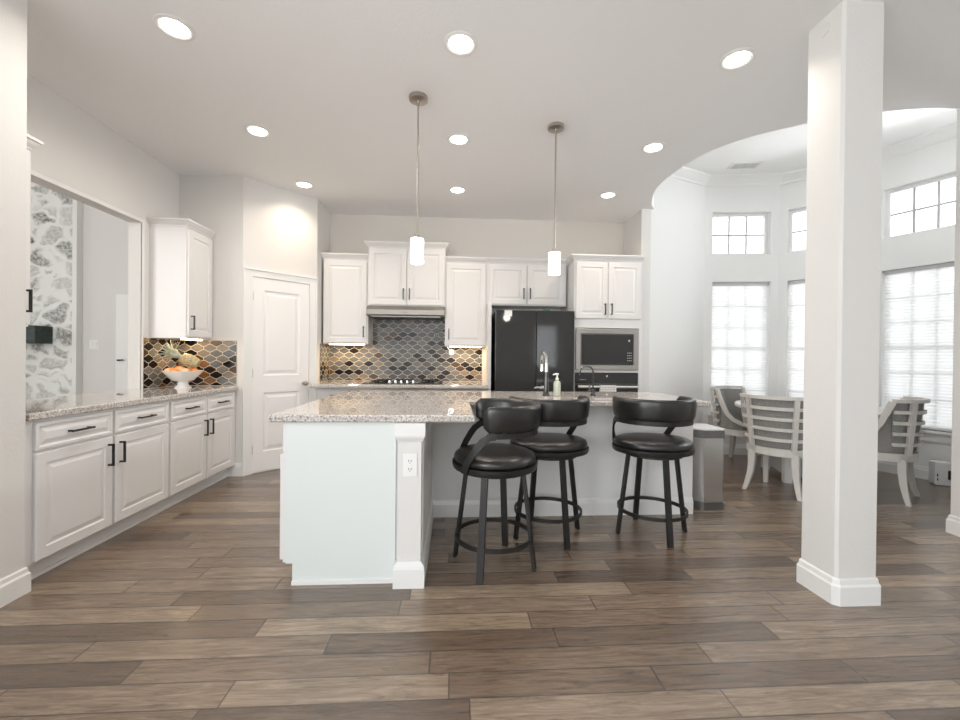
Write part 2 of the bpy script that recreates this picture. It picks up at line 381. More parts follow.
def wall(name, a, b, holes=(), th=.12, h=H, m='wall', z0=0):
    a, b = Vector(a), Vector(b); o = wall_panel((b-a).length, h, list(holes), th, z0).build(name, m)
    return struct(place(o, (a.x, a.y, 0), math.atan2(b.y-a.y, b.x-a.x)))
OP0, OP1, OZ0, OZ1 = 2.70-2.2, 3.955-2.2, .885, 2.405
wall('wall_left', (XL, 2.2), (XL, Y1+.1), [(OP0, OP1, OZ0, OZ1)], .115, 4.62)
wall('wall_back_left', (XL, Y1), D0)
wall('wall_pantry', D0, D1)
wall('wall_pantry_side', D1, (D1.x, YB))
wall('wall_back', (D1.x-.1, YB), (XR+.12, YB), m='backwall')
struct(MB().box(XR, 2.364, YR, YB, 0, H).build('wall_right_return', 'wall'))
struct(MB().box(2.25, 2.45, YR+.13, YR+.3, 0, HN).build('wall_bay_start', 'baywall'))
WIN = {1: (.103, .835), 2: (.091, .765), 3: (.125, .765), 4: (.15, .80)}
ZU = (2.614, 3.17); ZLW = (.519, 2.258)
wi = 0
for i in range(5):
    a, b = NP[i], NP[i+1]; hs = []
    if i in WIN: hs = [(*WIN[i], *ZU), (*WIN[i], *ZLW)][:2 if i < 4 else 1]
    w = wall('wall_bay', a, b, hs, .16, HN, 'baywall')
wall('wall_bay_end', NP[5], (3.715, 2.84), (), .12, HN, 'baywall')
wall('wall_right', (3.595, 2.84), (3.595, -4.3), (), .12)
struct(MB().box(XL-.115, -2.19, -4.3, 2.312, 0, 4.62).build('wall_near_left', 'wall'))
# frame added around the unseen fill lamp; the wall behind is solid
mb = MB()
for a, b, c, d in ((-2.1, -2.0, .55, 2.55), (.2, .3, .55, 2.55), (-2.0, .2, .55, .65), (-2.0, .2, 2.45, 2.55)): mb.box(-2.19, -2.155, a, b, c, d)
struct(mb.build('trim_side_fill_lamp', 'trim'))
# rear wall of the great room: a wide window and a narrow one
wall('wall_rear', (3.6, -4.2), (-2.3, -4.2), [(.25, .95, .95, 2.3), (3.2, 5.8, .8, 2.8)], .1)
# living room seen through the pass-through
wall('wall_living_back', (-8.1, 6.03), (XL-.10, 6.03), h=4.62)
struct(MB().box(-8.2, XL-.06, -.7, 6.2, 4.6, 4.7).build('ceiling_living', 'ceiling'))
wall('wall_living_side', (-8.1, -4.0), (-8.1, 6.1), [(6.0, 8.4, 1.0, 2.6)], .1, 4.62)
wall('wall_living_near', (-2.8, -.5), (-8.1, -.5), h=4.62)
struct(MB().box(XL-.115, XL, Y1+.1, 6.1, 0, 4.62).build('wall_living_right', 'wall'))

# baseboards
BB = [(0, 0), (.016, 0), (.016, .095), (.010, .105), (.008, .125), (.003, .132), (0, .132)]
def baseboard(name, path, closed=False, m='trim'): return struct(MB().sweep(path, BB, closed).build(name, m))
baseboard('baseboard_near_left', [(-2.19, -4.1), (-2.19, 2.312), (-2.27, 2.312)][:3])
baseboard('baseboard_right', [(3.715, 2.84), (3.595, 2.84), (3.595, -4.1)])
baseboard('baseboard_bay', [(XR+.0, YR), *[(p.x, p.y) for p in NP], (3.715, 2.84)])
dd = (D1-D0).normalized()
baseboard('baseboard_pantry', [(-2.30, Y1), tuple(D0), tuple(D0+dd*.008)])
CR = [(0, HN-.115), (.012, HN-.115), (.02, HN-.095), (.05, HN-.06), (.075, HN-.03), (.09, HN-.018), (.095, HN), (0, HN)]
struct(MB().sweep([(p.x, p.y) for p in NP]+[(3.715, 2.84)], CR).build('trim_bay_crown', 'trim'))

# opening trim: plain painted reveal with a slim raised border
mb = MB()
mb.box(XL-.006, XL+.004, OP1+2.2, OP1+2.2+.03, .921, OZ1); mb.box(XL-.006, XL+.004, OP0+2.2-.03, OP1+2.2+.03, OZ1, OZ1+.03)
struct(mb.build('trim_opening', 'trim'))

# windows
def window(name, base, ang, x0, x1, z0, z1, nx, nz, rail=False):
    w = struct(bpy.data.objects.new(name, None)); C.objects.link(w); w.location = (base.x, base.y, 0); w.rotation_euler = (0, 0, ang)
    f = .035; y0, y1 = .085, .135; mb = MB()
    mb.box(x0, x0+f, y0, y1, z0, z1).box(x1-f, x1, y0, y1, z0, z1).box(x0+f, x1-f, y0, y1, z0, z0+f).box(x0+f, x1-f, y0, y1, z1-f, z1)
    if rail: zm = (z0+z1)/2; mb.box(x0+f, x1-f, y0, y1, zm-.02, zm+.02)
    mb.build('frame', 'trim', w)
    mb = MB(); t = .011
    for k in range(1, nx): x = x0+f+(x1-x0-2*f)*k/nx; mb.box(x-t, x+t, y0+.018, y0+.032, z0+f, z1-f)
    for k in range(1, nz):
        z = z0+f+(z1-z0-2*f)*k/nz
        if rail and abs(z-zm) < .05: continue
        mb.box(x0+f, x1-f, y0+.0185, y0+.0315, z-t, z+t)
    mb.build('muntin', 'muntin', w)
    MB().box(x0+f*.6, x1-f*.6, y0+.022, y0+.028, z0+f*.6, z1-f*.6).build('pane', 'glass', w)
    return w
def shade(base, ang, x0, x1, z0, z1, label):
    s = thing('pleated_shade', label, 'window shade', (base.x, base.y, 0), ang, 'pleated shades in the bay')
    MB().box(x0+.006, x1-.006, .03, .07, z1-.045, z1-.002).build('head_rail', 'muntin', s)
    mb = MB(); n = 100; pts = []
    for k in range(n+1): pts.append((.045+(.004 if k % 2 else 0), z1-.045-(z1-z0-.07)*k/n))
    for i in range(n):
        (ya, za), (yb, zb) = pts[i], pts[i+1]
        mb._f([mb.bm.verts.new(c) for c in ((x0+.012, ya, za), (x1-.012, ya, za), (x1-.012, yb, zb), (x0+.012, yb, zb))])
    mb.build('pleated_fabric', 'shade', s)
    MB().box(x0+.012, x1-.012, .04, .062, z0+.008, z0+.028).build('bottom_rail', 'white', s)
names = {1: 'facing the kitchen beside the plain wall', 2: 'mostly hidden by the square column', 3: 'seen past the column', 4: 'beside the right wall end'}
k = 0
for i, (x0, x1) in WIN.items():
    a, b = NP[i], NP[i+1]; ang = math.atan2(b.y-a.y, b.x-a.x)
    window('window_%d' % (k+1), a, ang, x0, x1, *ZU, 3, 2)
    if i == 4: continue
    window('window_%d' % (k+2), a, ang, x0, x1, *ZLW, 3, 6, True); k += 2
    shade(a, ang, x0, x1, *ZLW, 'white pleated shade lowered over the tall bay window '+names[i])
    mb = MB().box(x0-.06, x1+.06, -.045, .08, ZLW[0]-.025, ZLW[0]).box(x0-.045, x1+.045, -.016, -.0005, ZLW[0]-.115, ZLW[0]-.025)
    st = struct(mb.build('trim_window_sill', 'trim')); place(st, (a.x, a.y, 0), ang)
window('window_11', Vector((3.6, -4.2)), PI, .25, .95, .95, 2.3, 1, 1); window('window_12', Vector((3.6, -4.2)), PI, 3.2, 5.8, .8, 2.8, 3, 1)
window('window_13', Vector((-8.1, -4)), PI/2, 6.0, 8.4, 1.0, 2.6, 3, 1)

# square column
cx0, cy0, cs = 1.942, 2.023, .216; ch = .013
def chsq(e, c): a = cx0-e; b = cx0+cs+e; p = cy0-e; q = cy0+cs+e; return [(a+c, p), (b-.002, p), (b, p+.002), (b, q-.002), (b-.002, q), (a+.002, q), (a, q-.002), (a, p+c)]
col = struct(thing('column', 'white textured square column standing in front of the dining bay', 'column'))
MB().prism(chsq(0, ch), 0, H).build('shaft', 'wall', col)
cp = chsq(0, .014)
mb = MB(); mb.sweep(cp[::-1], [(0, 0)]+[(-0, 0)] if False else BB, True)
# sweep needs 'out' to the right of travel: CCW keeps the outside on the right
mb.bm.free(); mb = MB(); mb.sweep(cp, [(a*1.25, b) for a, b in BB], True); mb.build('base_molding', 'trim', col)
MB().tube([(cx0-.005, 2.137, 2.985), (cx0+.001, 2.137, 2.985)], .033, 20).build('cover_plate', 'wall', col)

# pantry door
ang = PI/4
pd = struct(bpy.data.objects.new('door_1', None), 'white two panel pantry door set across the corner', 'door'); C.objects.link(pd); pd.location = (D0.x, D0.y, 0); pd.rotation_euler = (0, 0, ang)
L0, L1, DT = .093, .700, 2.045
def panel_loops(mb, x0, x1, z0, z1, y, prof):
    rings = []
    for ins, dy in prof: rings.append([Vector((x0+ins, y-dy, z0+ins)), Vector((x1-ins, y-dy, z0+ins)), Vector((x1-ins, y-dy, z1-ins)), Vector((x0+ins, y-dy, z1-ins))])
    mb.loft(rings)
def raised(mb, x0, x1, z0, z1, y, t=.02, rail=.058):
    w = min(rail, (x1-x0)*.28, (z1-z0)*.28)
    panel_loops(mb, x0, x1, z0, z1, y, [(0, 0), (0, t-.003), (.003, t), (w, t), (w+.005, t-.007), (w+.014, t-.007), (w+.036, t-.001), (w+.04, t-.001)])
def doorslab(mb, x0, x1, z1, y, panels, t=.02):
    """flat slab front with sunk panels"""
    xs = sorted({x0, x1, *[p[0] for p in panels], *[p[1] for p in panels]}); zs = sorted({.012, z1, *[p[2] for p in panels], *[p[3] for p in panels]})
    for i in range(len(xs)-1):
        for j in range(len(zs)-1):
            p = (xs[i], xs[i+1], zs[j], zs[j+1])
            if p in panels: continue
            mb._f([mb.bm.verts.new(c) for c in ((p[0], y, p[2]), (p[1], y, p[2]), (p[1], y, p[3]), (p[0], y, p[3]))])
    for p in panels:
        rr = [[Vector((p[0]+a, y+d, p[2]+a)), Vector((p[1]-a, y+d, p[2]+a)), Vector((p[1]-a, y+d, p[3]-a)), Vector((p[0]+a, y+d, p[3]-a))] for a, d in ((0, 0), (.012, .009), (.03, .009), (.055, .001))]
        mb.loft(rr, cap=False); mb._f([mb.bm.verts.new(c) for c in rr[-1]])
mb = MB(); doorslab(mb, L0+.003, L1-.003, DT, -.012, [(L0+.11, L1-.11, 1.02, 1.92), (L0+.11, L1-.11, .22, .84)]); mb.box(L0+.003, L1-.003, -.0026, -.001, .012, DT)
mb.build('slab', 'door', pd)
kn = MB().lathe([(.022, 0), (.022, .006), (.011, .01), (.011, .03), (.024, .036), (.029, .05), (.025, .062), (.01, .067)], 18).build('knob', 'nickel', pd)
kn.location = (L1-.06, -.012, .925); kn.rotation_euler = (PI/2, 0, 0)
for z in (.25, 1.05, 1.85): MB().box(L0-.008, L0+.006, -.017, -.011, z-.045, z+.045).build('hinge', 'nickel', pd)
mb = MB()
for a, b in ((.002, L0), (L1, L1+.088)): mb.box(a, b, -.018, 0, 0, DT+.005); mb.box(a+(.0 if a < .1 else .07), a+(.02 if a < .1 else .088), -.026, -.017, 0, DT+.08)
mb.box(.002, L1+.088, -.018, 0, DT+.005, DT+.085); mb.box(.0, L1+.09, -.028, -.017, DT+.072, DT+.09)
st = struct(mb.build('trim_pantry_door', 'trim')); place(st, (D0.x, D0.y, 0), ang)

# ------------------------------------------------------------------ cabinets
def pull(mb_parent, x, y, z, ln, vertical=True, m='black'):
    mb = MB(); r = .0055; pr = .03
    if vertical:
        mb.box(x-r, x+r, y-pr-r, y-pr+r, z-ln/2, z+ln/2)
        for s in (-1, 1): mb.box(x-r, x+r, y-pr, y, z+s*(ln/2-.006)-r, z+s*(ln/2-.006)+r)
    else:
        mb.box(x-ln/2, x+ln/2, y-pr-r, y-pr+r, z-r, z+r)
        for s in (-1, 1): mb.box(x+s*(ln/2-.012)-r, x+s*(ln/2-.012)+r, y-pr, y, z-r, z+r)
    return mb.build('handle', m, mb_parent)
def cdoor(root, x0, x1, z0, z1, d, hx=None, hz=None, hl=.13, name='door', vertical=True, m='cab', rail=.058):
    mb = MB(); raised(mb, x0, x1, z0, z1, -d, rail=rail); o = mb.build(name, m, root)
    if hx is not None: pull(o, hx, -d-.02, hz, hl, vertical)
    return o
CROWN = [(0, 0), (.006, 0), (.010, .012), (.026, .03), (.034, .045), (.042, .05), (.042, .066), (0, .066)]
def crown(root, w, d, z, left=True, right=True):
    path = ([(0, -.002)] if left else [])+[(0, -d), (w, -d)]+([(w, -.002)] if right else [])
    return MB().sweep(path, CROWN).build('crown_molding', 'cab', root, loc=(0, 0, z))
def upper(label, loc, rz, w, d, z0, z1, doors, left=True, right=True, light=False, hl=.13, crown_on=True, group='white wall cabinets'):
    r = thing('wall_cabinet', label, 'cabinet', loc, rz, group)
    MB().box(0, w, -d, -.001, z0, z1).build('body', 'cab', r)
    for x0, x1, hs in doors:
        hx = x0+.032 if hs < 0 else x1-.032
        cdoor(r, x0, x1, z0+.015, z1-.02, d, hx, z0+.05+hl/2+.03, hl)
    if crown_on: crown(r, w, d, z1, left, right)
    if light:
        MB().box(.06, w-.06, -d+.05, -d+.08, z0-.012, z0).build('light_strip', 'strip', r)
        area('under_cabinet_lamp', (w/2, -d/2, z0-.016), (0, 0, 0), w*.8, .05, light, (1, .74, .45), r)
    return r

# left run, fronts face +x : local x -> world +y
FX = -2.215  # carcass front
dpt = FX-XL
def base_unit(label, y0, y1, splits, end_fill=0):
    r = thing('base_cabinet', label, 'cabinet', (XL, y0, 0), PI/2, 'white base cabinets along the left wall'); w = y1-y0; d = dpt-.001
    MB().box(0, w+end_fill, -d, -.002, .115, .878).build('body', 'cab', r)
    MB().box(0, w+end_fill, -d+.075, -.002, 0, .115).box(0, w+end_fill, -d+.063, -d+.075, 0, .02).build('toe_kick', 'cab', r)
    for (a, b, hs) in splits:
        cdoor(r, a-y0, b-y0, .715, .862, d, (a+b)/2-y0, .79, .15, 'drawer_front', False, rail=.018)
        hx = (b-y0-.035) if hs > 0 else (a-y0+.035)
        cdoor(r, a-y0, b-y0, .128, .70, d, hx, .588, .14)
    return r
base_unit('white two door base cabinet nearest the camera along the left wall', 2.335, 3.432, [(2.375, 2.88, 1), (2.903, 3.42, -1)])
base_unit('white two door base cabinet beside the pantry corner, under the fruit bowl', 3.434, 4.42, [(3.45, 3.925, 1), (3.94, 4.395, -1)], .04)
mb = MB(); mb.prism([(XL+.001, 2.325), (-2.185, 2.325), (-2.185, 4.461), (XL+.001, 4.461)], .88, .92, .006)
mb.box(XL-.115, XL+.0015, OP0+2.202, OP1+2.198, .886, .919)
tag(mb.build('countertop', 'granite', smooth=30), 'speckled granite countertop on the left wall base cabinets', 'countertop')

upper('white wall cabinet above the fruit bowl and amber tile', (XL, 4.045, 0), PI/2, .405, .325, 1.385, 2.405, [(.012, .39, -1)], True, False, 1.0)
upper('white wall cabinet mostly hidden behind the near left wall end', (XL, 2.325, 0), PI/2, .28, .325, 1.385, 2.405, [(.012, .272, 1)], False, True)

# lantern tiles
def lantern(name, segs, z0, z1, weights, label, group=None, Wt=.124, Ht=.0545, ph=(0, 0), zones=None):
    """segs: list of (origin xy, direction, length); tiles are clipped to each rectangle"""
    root = None; objs = []
    for si, (o, ang, Ln, zz) in enumerate(segs):
        mb = MB(); mb.box(0, Ln, -.004, -.001, z0, zz); pts = 10; tl = MB()
        def clip(poly):
            for ax, lim, sg in ((0, .004, 1), (0, Ln-.004, -1), (1, z0+.004, 1), (1, zz-.004, -1)):
                out = []
                for a, b in zip(poly, poly[1:]+poly[:1]):
                    ia, ib = (a[ax]-lim)*sg >= 0, (b[ax]-lim)*sg >= 0
                    if ia: out.append(a)
                    if ia != ib: t = (lim-a[ax])/(b[ax]-a[ax]); out.append((a[0]+(b[0]-a[0])*t, a[1]+(b[1]-a[1])*t))
                poly = out
                if len(poly) < 3: return None
            return poly
        j0 = 0
        for j in range(-1, int((zz-z0)/Ht)+3):
            for i in range(-1, int(Ln/Wt)+3):
                cx = i*Wt+(j % 2)*Wt/2+ph[0]; cz = z0+j*Ht+ph[1]; g = .93
                sv = Ht*.52; up = [(-Wt/2+Wt/2*k/pts, sv/2+(Ht-sv)/2*(1-math.cos(PI*k/pts))) for k in range(pts+1)]
                full = up+[(-x, z) for x, z in up[-2::-1]]; full = full+[(x, -z) for x, z in full[::-1]]
                poly = clip([(cx+x*.95, cz+z*.90) for x, z in full][::-1])
                if not poly: continue
                wts = weights(cx, cz, si); k = random.choices(TK, wts)[0]; tl.mi = TK.index(k)
                clean = []
                for p in poly:
                    if not clean or (abs(p[0]-clean[-1][0])+abs(p[1]-clean[-1][1])) > 1e-4: clean.append(p)
                if len(clean) >= 3: tl._f([tl.bm.verts.new((p[0], -.0055, p[1])) for p in clean])
        objs.append((mb, tl, o, ang))
    root = thing(name, label, 'backsplash', (0, 0, 0), 0, group)
    for mb, tl, o, ang in objs:
        g = mb.build('grout_bed', 'grout', root); place(g, (o[0], o[1], 0), ang)
        t = tl.build('tiles', [TILES[k] for k in TK], root); place(t, (o[0], o[1], 0), ang)
    return struct(root)
#            slate ash pebble espresso black amber bronze sand
wleft = lambda x, z, s: (1, 2, 4, 5, 4, 3.5, 3, 3) if not (s == 1 and x > .3) else (2, 5, 5, 2.5, 2, 1.5, 1, 3)
lantern('tile_backsplash', [((XL, 3.975), PI/2, Y1-3.975-.002, 1.383), ((XL+.002, Y1), 0, .575, 1.383)], .921, 1.38, wleft, 'amber, brown and grey lantern tile backsplash behind the fruit bowl')
def wback(x, z, s):
    if s == 0: return (1, 4, 6, 2.5, 1, 1.2, 2.5, 5)
    X = x-1.59
    if -.95 < X < -.05: return (9, 9, 2, 4.5, 2.2, 0, .5, 0)
    return (3, 7, 6, 3, .6, .7, 1.4, 2)
lantern('tile_backsplash', [((D1.x, 5.14), PI/2, YB-5.14-.002, 1.385), ((D1.x+.004, YB), 0, 1.96, 1.84)], .922, 1.385, wback, 'grey lantern tile backsplash behind the cooktop')

# back wall cabinets (fronts face -y)
YU = .33
upper('white wall cabinet with one door left of the range hood, against the pantry wall', (-1.572, YB, 0), 0, .533, YU, 1.385, 2.40, [(.015, .518, 1)], True, False, 2.0)
upper('raised white two door wall cabinet directly above the range hood', (-1.037, YB, 0), 0, .924, YU+.03, 1.845, 2.55, [(.015, .457, 1), (.467, .909, -1)])
upper('white wall cabinet with one door between the range hood and the refrigerator', (-.111, YB, 0), 0, .507, YU, 1.37, 2.395, [(.015, .49, -1)], False, False, 2.0)
upper('short white two door wall cabinet above the black refrigerator', (.398, YB, 0), 0, .99, YU, 1.88, 2.395, [(.025, .485, 1), (.5, .965, -1)], False, False)
fp = MB().box(.397, .432, 4.90, YB, 0, 1.88).build('refrigerator_side_panel', 'cab'); tag(fp, 'narrow white panel standing between the back counter and the refrigerator', 'panel')

tw = thing('oven_cabinet', 'tall white cabinet holding the microwave and the wall oven', 'cabinet', (1.41, YB, 0), 0)
w, d = .834, .60; mb = MB(); mb.box(0, .022, -d, -.002, 0, 2.395).box(w-.046, w, -d, -.002, 0, 2.395).box(.022, w-.046, -d, -.002, 1.60, 2.395).box(.022, w-.046, -d, -.002, 1.072, 1.098).box(.022, w-.046, -.03, -.002, .1, 1.6).box(.022, w-.046, -d, -.002, .1, .38)
mb.build('body', 'cab', tw)
cdoor(tw, .02, .398, 1.71, 2.375, d, .398-.032, 1.82, .13); cdoor(tw, .412, w-.03, 1.71, 2.375, d, .412+.032, 1.82, .13)
cdoor(tw, .02, w-.03, .12, .36, d, w/2, .3, .15, 'drawer_front', False, rail=.03)
crown(tw, w, d, 2.395, True, False)
mw = thing('microwave', 'built-in stainless microwave above the wall oven', 'microwave', (1.436, YB-.60, 1.100), 0)
w = .755; MB().box(0, w, .0, .45, .002, .495).build('body', 'darksteel', mw)
mb = MB(); panel_loops(mb, -.004, w+.004, -.0, .49, 0, [(0, .001), (0, .016), (.006, .02), (.058, .02), (.066, .012)]); mb.build('trim_kit', 'steel', mw)
MB().box(.066, w-.066, -.022, -.0125, .068, .42).build('door', 'blackglass', mw)
for r_ in range(4):
    for c_ in range(3): MB().box(w-.135+c_*.02, w-.125+c_*.02, -.0235, -.0225, .11+r_*.03, .118+r_*.03).build('button', 'lidsteel', mw)
MB().box(w-.125, w-.105, -.0235, -.0225, .34, .36).build('display', 'lidsteel', mw)
ov = thing('wall_oven', 'built-in black glass wall oven under the microwave', 'oven', (1.434, YB-.60, .384), 0)
w = .756; MB().box(.004, w-.004, .0, .52, .002, .684).build('body', 'darksteel', ov)
MB().box(0, w, -.02, -.001, .555, .684).build('control_panel', 'blackglass', ov)
for q in range(5): MB().box(.05+q*.016, .058+q*.016, -.0215, -.0203, .6, .605).build('button', 'lidsteel', ov)
MB().box(w/2-.01, w/2+.01, -.0215, -.0203, .635, .655).build('display', 'lidsteel', ov)
MB().box(0, w, -.022, -.001, .0, .545).build('door', 'blackglass', ov)
MB().tube([(.02, -.06, .52), (w-.02, -.06, .52)], .014, 12).box(.05, .07, -.06, -.02, .51, .53).box(w-.07, w-.05, -.06, -.02, .51, .53).build('handle', 'lidsteel', ov)
tl = thing('dish_towel', 'small white printed towel hanging over the oven handle', 'towel', (1.434+.28, YB-.60, .384), 0)
mb = MB(); mb.box(0, .19, -.0825, -.0765, .415, .536).box(0, .19, -.0825, -.04, .535, .539).box(0, .19, -.044, -.040, .43, .535); mb.build('cloth', 'towel', tl)
mb = MB()
for r_ in range(4):
    x = .015
    while x < .165:
        q = random.uniform(.012, .035); mb.box(x, min(.178, x+q), -.0832, -.0826, .437+r_*.024, .445+r_*.024); x += q+.008
mb.build('print', 'greyink', tl)

fr = thing('refrigerator', 'black glass French door refrigerator under the short cabinets', 'refrigerator', (.468, 4.765, 0), 0)
w = .905
MB().box(.006, w-.006, .052, .74, .03, 1.765).build('body', 'blackplastic', fr)
for (a, b) in ((.0, .463), (.469, w)):
    MB().box(a, b, 0, .05, .70, 1.775, bev=.004).build('door', 'blackglass', fr)
MB().box(0, w, 0, .05, .06, .69, bev=.004).build('freezer_drawer', 'blackglass', fr)
for x in (.08, w-.08):
    for y in (.12, .65): MB().lathe([(.025, 0), (.025, .03)], 10, (x, y, 0)).build('foot', 'blackplastic', fr)
o = MB().box(.10, .185, -.003, 0, 1.705, 1.772).build('sticker', 'white', fr); o['label'] = 'white paper sticker'
o = MB().box(.545, .62, .0, .03, 1.7755, 1.79).build('tag', 'greenlabel', fr); o['label'] = 'green label on top edge'

# range hood
hd = thing('range_hood', 'slim stainless range hood over the cooktop', 'range hood', (-1.034, YB, 0), 0)
w = .918
mb = MB(); mb.loft([[Vector((x, y, z)) for y, z in ((-.01, 1.72), (-.01, 1.843), (-.40, 1.843), (-.475, 1.79), (-.475, 1.735), (-.46, 1.72))] for x in (0, w)]); mb.build('canopy', 'hoodsteel', hd)
MB().box(.05, w-.05, -.44, -.04, 1.708, 1.72).build('filter', 'darksteel', hd)
for k in range(3): MB().tube([(w/2-.02+k*.02, -.474, 1.762), (w/2-.02+k*.02, -.479, 1.762)], .005, 8).build('button', 'blackplastic', hd)

# back base cabinets, counter, cooktop
bc = thing('base_cabinet', 'white base cabinet run under the cooktop, mostly behind the island', 'cabinet', (D1.x+.004, YB, 0), 0)
w, d = 1.98, .60
MB().box(0, w, -d, -.002, .115, .878).build('body', 'cab', bc); MB().box(0, w, -d+.07, -.002, 0, .115).build('toe_kick', 'cab', bc)
xs = [.02, .5, .98, 1.46, 1.96]
for a, b in zip(xs, xs[1:]):
    cdoor(bc, a, b-.014, .715, .862, d, (a+b)/2, .79, .13, 'drawer_front', False, rail=.018); cdoor(bc, a, b-.014, .13, .70, d, b-.05, .6, .13)
tag(MB().prism([(D1.x+.003, YB-.003), (D1.x+.003, YB-.745), (.393, YB-.745), (.393, YB-.003)][::1], .88, .92, .006).build('countertop', 'granite', smooth=30), 'granite countertop along the back wall under the cooktop', 'countertop')
ck = thing('cooktop', 'black glass cooktop on the back counter under the range hood', 'cooktop', (-1.04, 4.90, .92), 0)
MB().box(0, .91, 0, .52, .0005, .012, bev=.003).build('glass_top', 'blackglass', ck)
for k in range(5): MB().lathe([(.022, 0), (.022, .006), (.016, .009), (.015, .028), (.008, .031)], 14, (.30+k*.068, .05, .012)).build('knob', 'chrome', ck)
for (x, y, r) in ((.2, .36, .09), (.45, .36, .11), (.72, .36, .09), (.14, .17, .07), (.78, .17, .07)):
    mb = MB()
    for q in range(4): mb.box(-r, r, -.006, .006, .02, .032, Matrix.Translation((x, y, .004)) @ Matrix.Rotation(q*PI/4, 4, 'Z'))
    mb.lathe([(r*.4, 0), (r*.4, .02)], 14, (x, y, .012)); mb.build('burner', 'blackplastic', ck)
pf = thing('pot_filler', 'chrome folding pot filler faucet on the grey tile beside the cooktop', 'faucet', (-.03, YB-.006, 1.30), 0)
MB().tube([(0, 0, 0), (0, -.012, 0)], .032, 18).build('wall_flange', 'chrome', pf)
MB().tube([(0, -.01, 0), (0, -.06, 0), (-.02, -.062, .02), (-.09, -.062, .12), (-.15, -.075, .2)], .009, 10).build('folding_arm', 'chrome', pf)
MB().tube([(-.15, -.075, .2), (-.19, -.08, .235), (-.21, -.08, .235), (-.225, -.08, .19)], .009, 10).build('spout', 'chrome', pf)

# ------------------------------------------------------------------ island
isl = thing('kitchen_island', 'white L shaped kitchen island with corner post and panelled end', 'kitchen island', (0, 0, 0), 0)
ix0, iy0, iy1, ix1 = -.912, 2.345, 3.90, 1.92
mb = MB(); mb.box(ix0, -.165, iy0, iy1, .115, .878); mb.box(-.165, ix1, 3.285, iy1, .115, .878)
mb.box(ix0+.075, -.165, iy0, iy1-.07, 0, .115); mb.box(-.165, ix1, 3.285, iy1-.07, 0, .115); mb.build('body', 'cab', isl)
mb = MB(); mb.loft([[Vector((x, y, z)) for x, z in ((ix0+.02, .115), (ix0+.055, .115), (ix0+.055, .0), (-.31, 0), (-.31, .878), (ix0+.02, .878))] for y in (iy0-.014, iy0-.0005)]); mb.build('end_panel', 'endpanel', isl)
MB().box(ix0+.053, -.31, iy0-.022, iy0-.014, 0, .022).build('shoe_molding', 'trim', isl)
MB().box(-.165, -.16, iy0, 3.28, 0, .878).box(-.160, ix1, 3.2795, 3.2845, 0, .878).build('knee_wall', 'baywall', isl)
mb = MB(); mb.sweep([(-.16, 2.46), (-.16, 3.28), (ix1, 3.28)][::1], [(0, 0), (.016, 0), (.016, .095), (.008, .125), (0, .132)]); mb.build('baseboard', 'trim', isl)
# sweep travels +y then +x: the outside is on the right
px0, px1, py0, py1 = -.290, -.168, 2.285, 2.45
sq = [(px0, py0), (px1, py0), (px1, py1), (px0, py1)]
post = MB().prism(sq, .13, .80).build('corner_post', 'wall', isl)
mb = MB(); mb.prism(offset_poly(sq, .022), .0, .10, 0); mb.loft([[Vector((x, y, z)) for x, y in offset_poly(sq, o)] for o, z in ((.022, .10), (.018, .118), (.006, .13), (.001, .135))]); mb.build('post_base', 'trim', post)
mb = MB(); mb.loft([[Vector((x, y, z)) for x, y in offset_poly(sq, o)] for o, z in ((.001, .775), (.006, .785), (.016, .80), (.02, .812), (.02, .878))]); mb.build('post_capital', 'trim', post)
# left-facing fronts, seen edge on
for a, b in ((2.352, 2.86), (2.88, 3.37), (3.39, 3.86)):
    mb = MB(); raised(mb, -b, -a, .128, .70, 0); o = mb.build('door', 'cab', isl); o.location = (ix0-.0005, 0, 0); o.rotation_euler = (0, 0, -PI/2)
    mb = MB(); raised(mb, -b, -a, .715, .862, -.0, t=.008, rail=.018); o = mb.build('drawer_front', 'cab', isl); o.location = (ix0-.0005, 0, 0); o.rotation_euler = (0, 0, -PI/2)
ct = MB(); ct.prism([(-.972, 2.295), (.115, 2.295), (.115, 3.06), (1.93, 3.06), (1.93, 3.955), (-.972, 3.955)], .88, .92, .007)
tag(ct.build('countertop', 'granite', smooth=30), 'large speckled granite countertop on the island', 'countertop')
ol = thing('outlet', 'white double electrical outlet on the island corner post', 'outlet', (-.228, py0, .655), 0)
MB().box(-.038, .038, -.006, -.0003, -.062, .062, bev=.002).build('cover_plate', 'white', ol)
for z in (-.022, .022):
    o = MB().tube([(0, -.006, z), (0, -.0085, z)], .017, 18).build('socket', 'white', ol)
    MB().box(-.008, -.005, -.0092, -.0086, z-.004, z+.007).box(.005, .008, -.0092, -.0086, z-.004, z+.006).box(-.002, .002, -.0092, -.0086, z-.012, z-.008).build('slot', 'blackplastic', o)

# faucets and soap
fa = thing('kitchen_faucet', 'tall dark chrome gooseneck faucet on the island beside the soap bottle', 'faucet', (.772, 3.50, .92), 0)
MB().lathe([(.03, 0), (.03, .008), (.024, .02), (.021, .10), (.017, .2)], 18).build('body', 'gun', fa)
pts = [(0, 0, .2), (0, 0, .27)]+[(0, .09-.09*math.cos(a), .275+.085*math.sin(a)) for a in [k*PI/10 for k in range(1, 10)]]+[(0, .18, .26), (0, .182, .2)]
MB().tube(pts, [.016]*2+[.0135]*9+[.0135, .018], 12).build('spout', 'chrome', fa)
MB().tube([(-.02, 0, .07), (-.045, 0, .07)], .014, 12).tube([(-.04, 0, .07), (-.075, -.005, .072), (-.1, -.01, .065)], [.008, .007, .006], 10).build('lever', 'chrome', fa)
ff = thing('filter_faucet', 'slim black filtered water faucet on the island, arching over the counter', 'faucet', (1.172, 3.50, .92), 0)
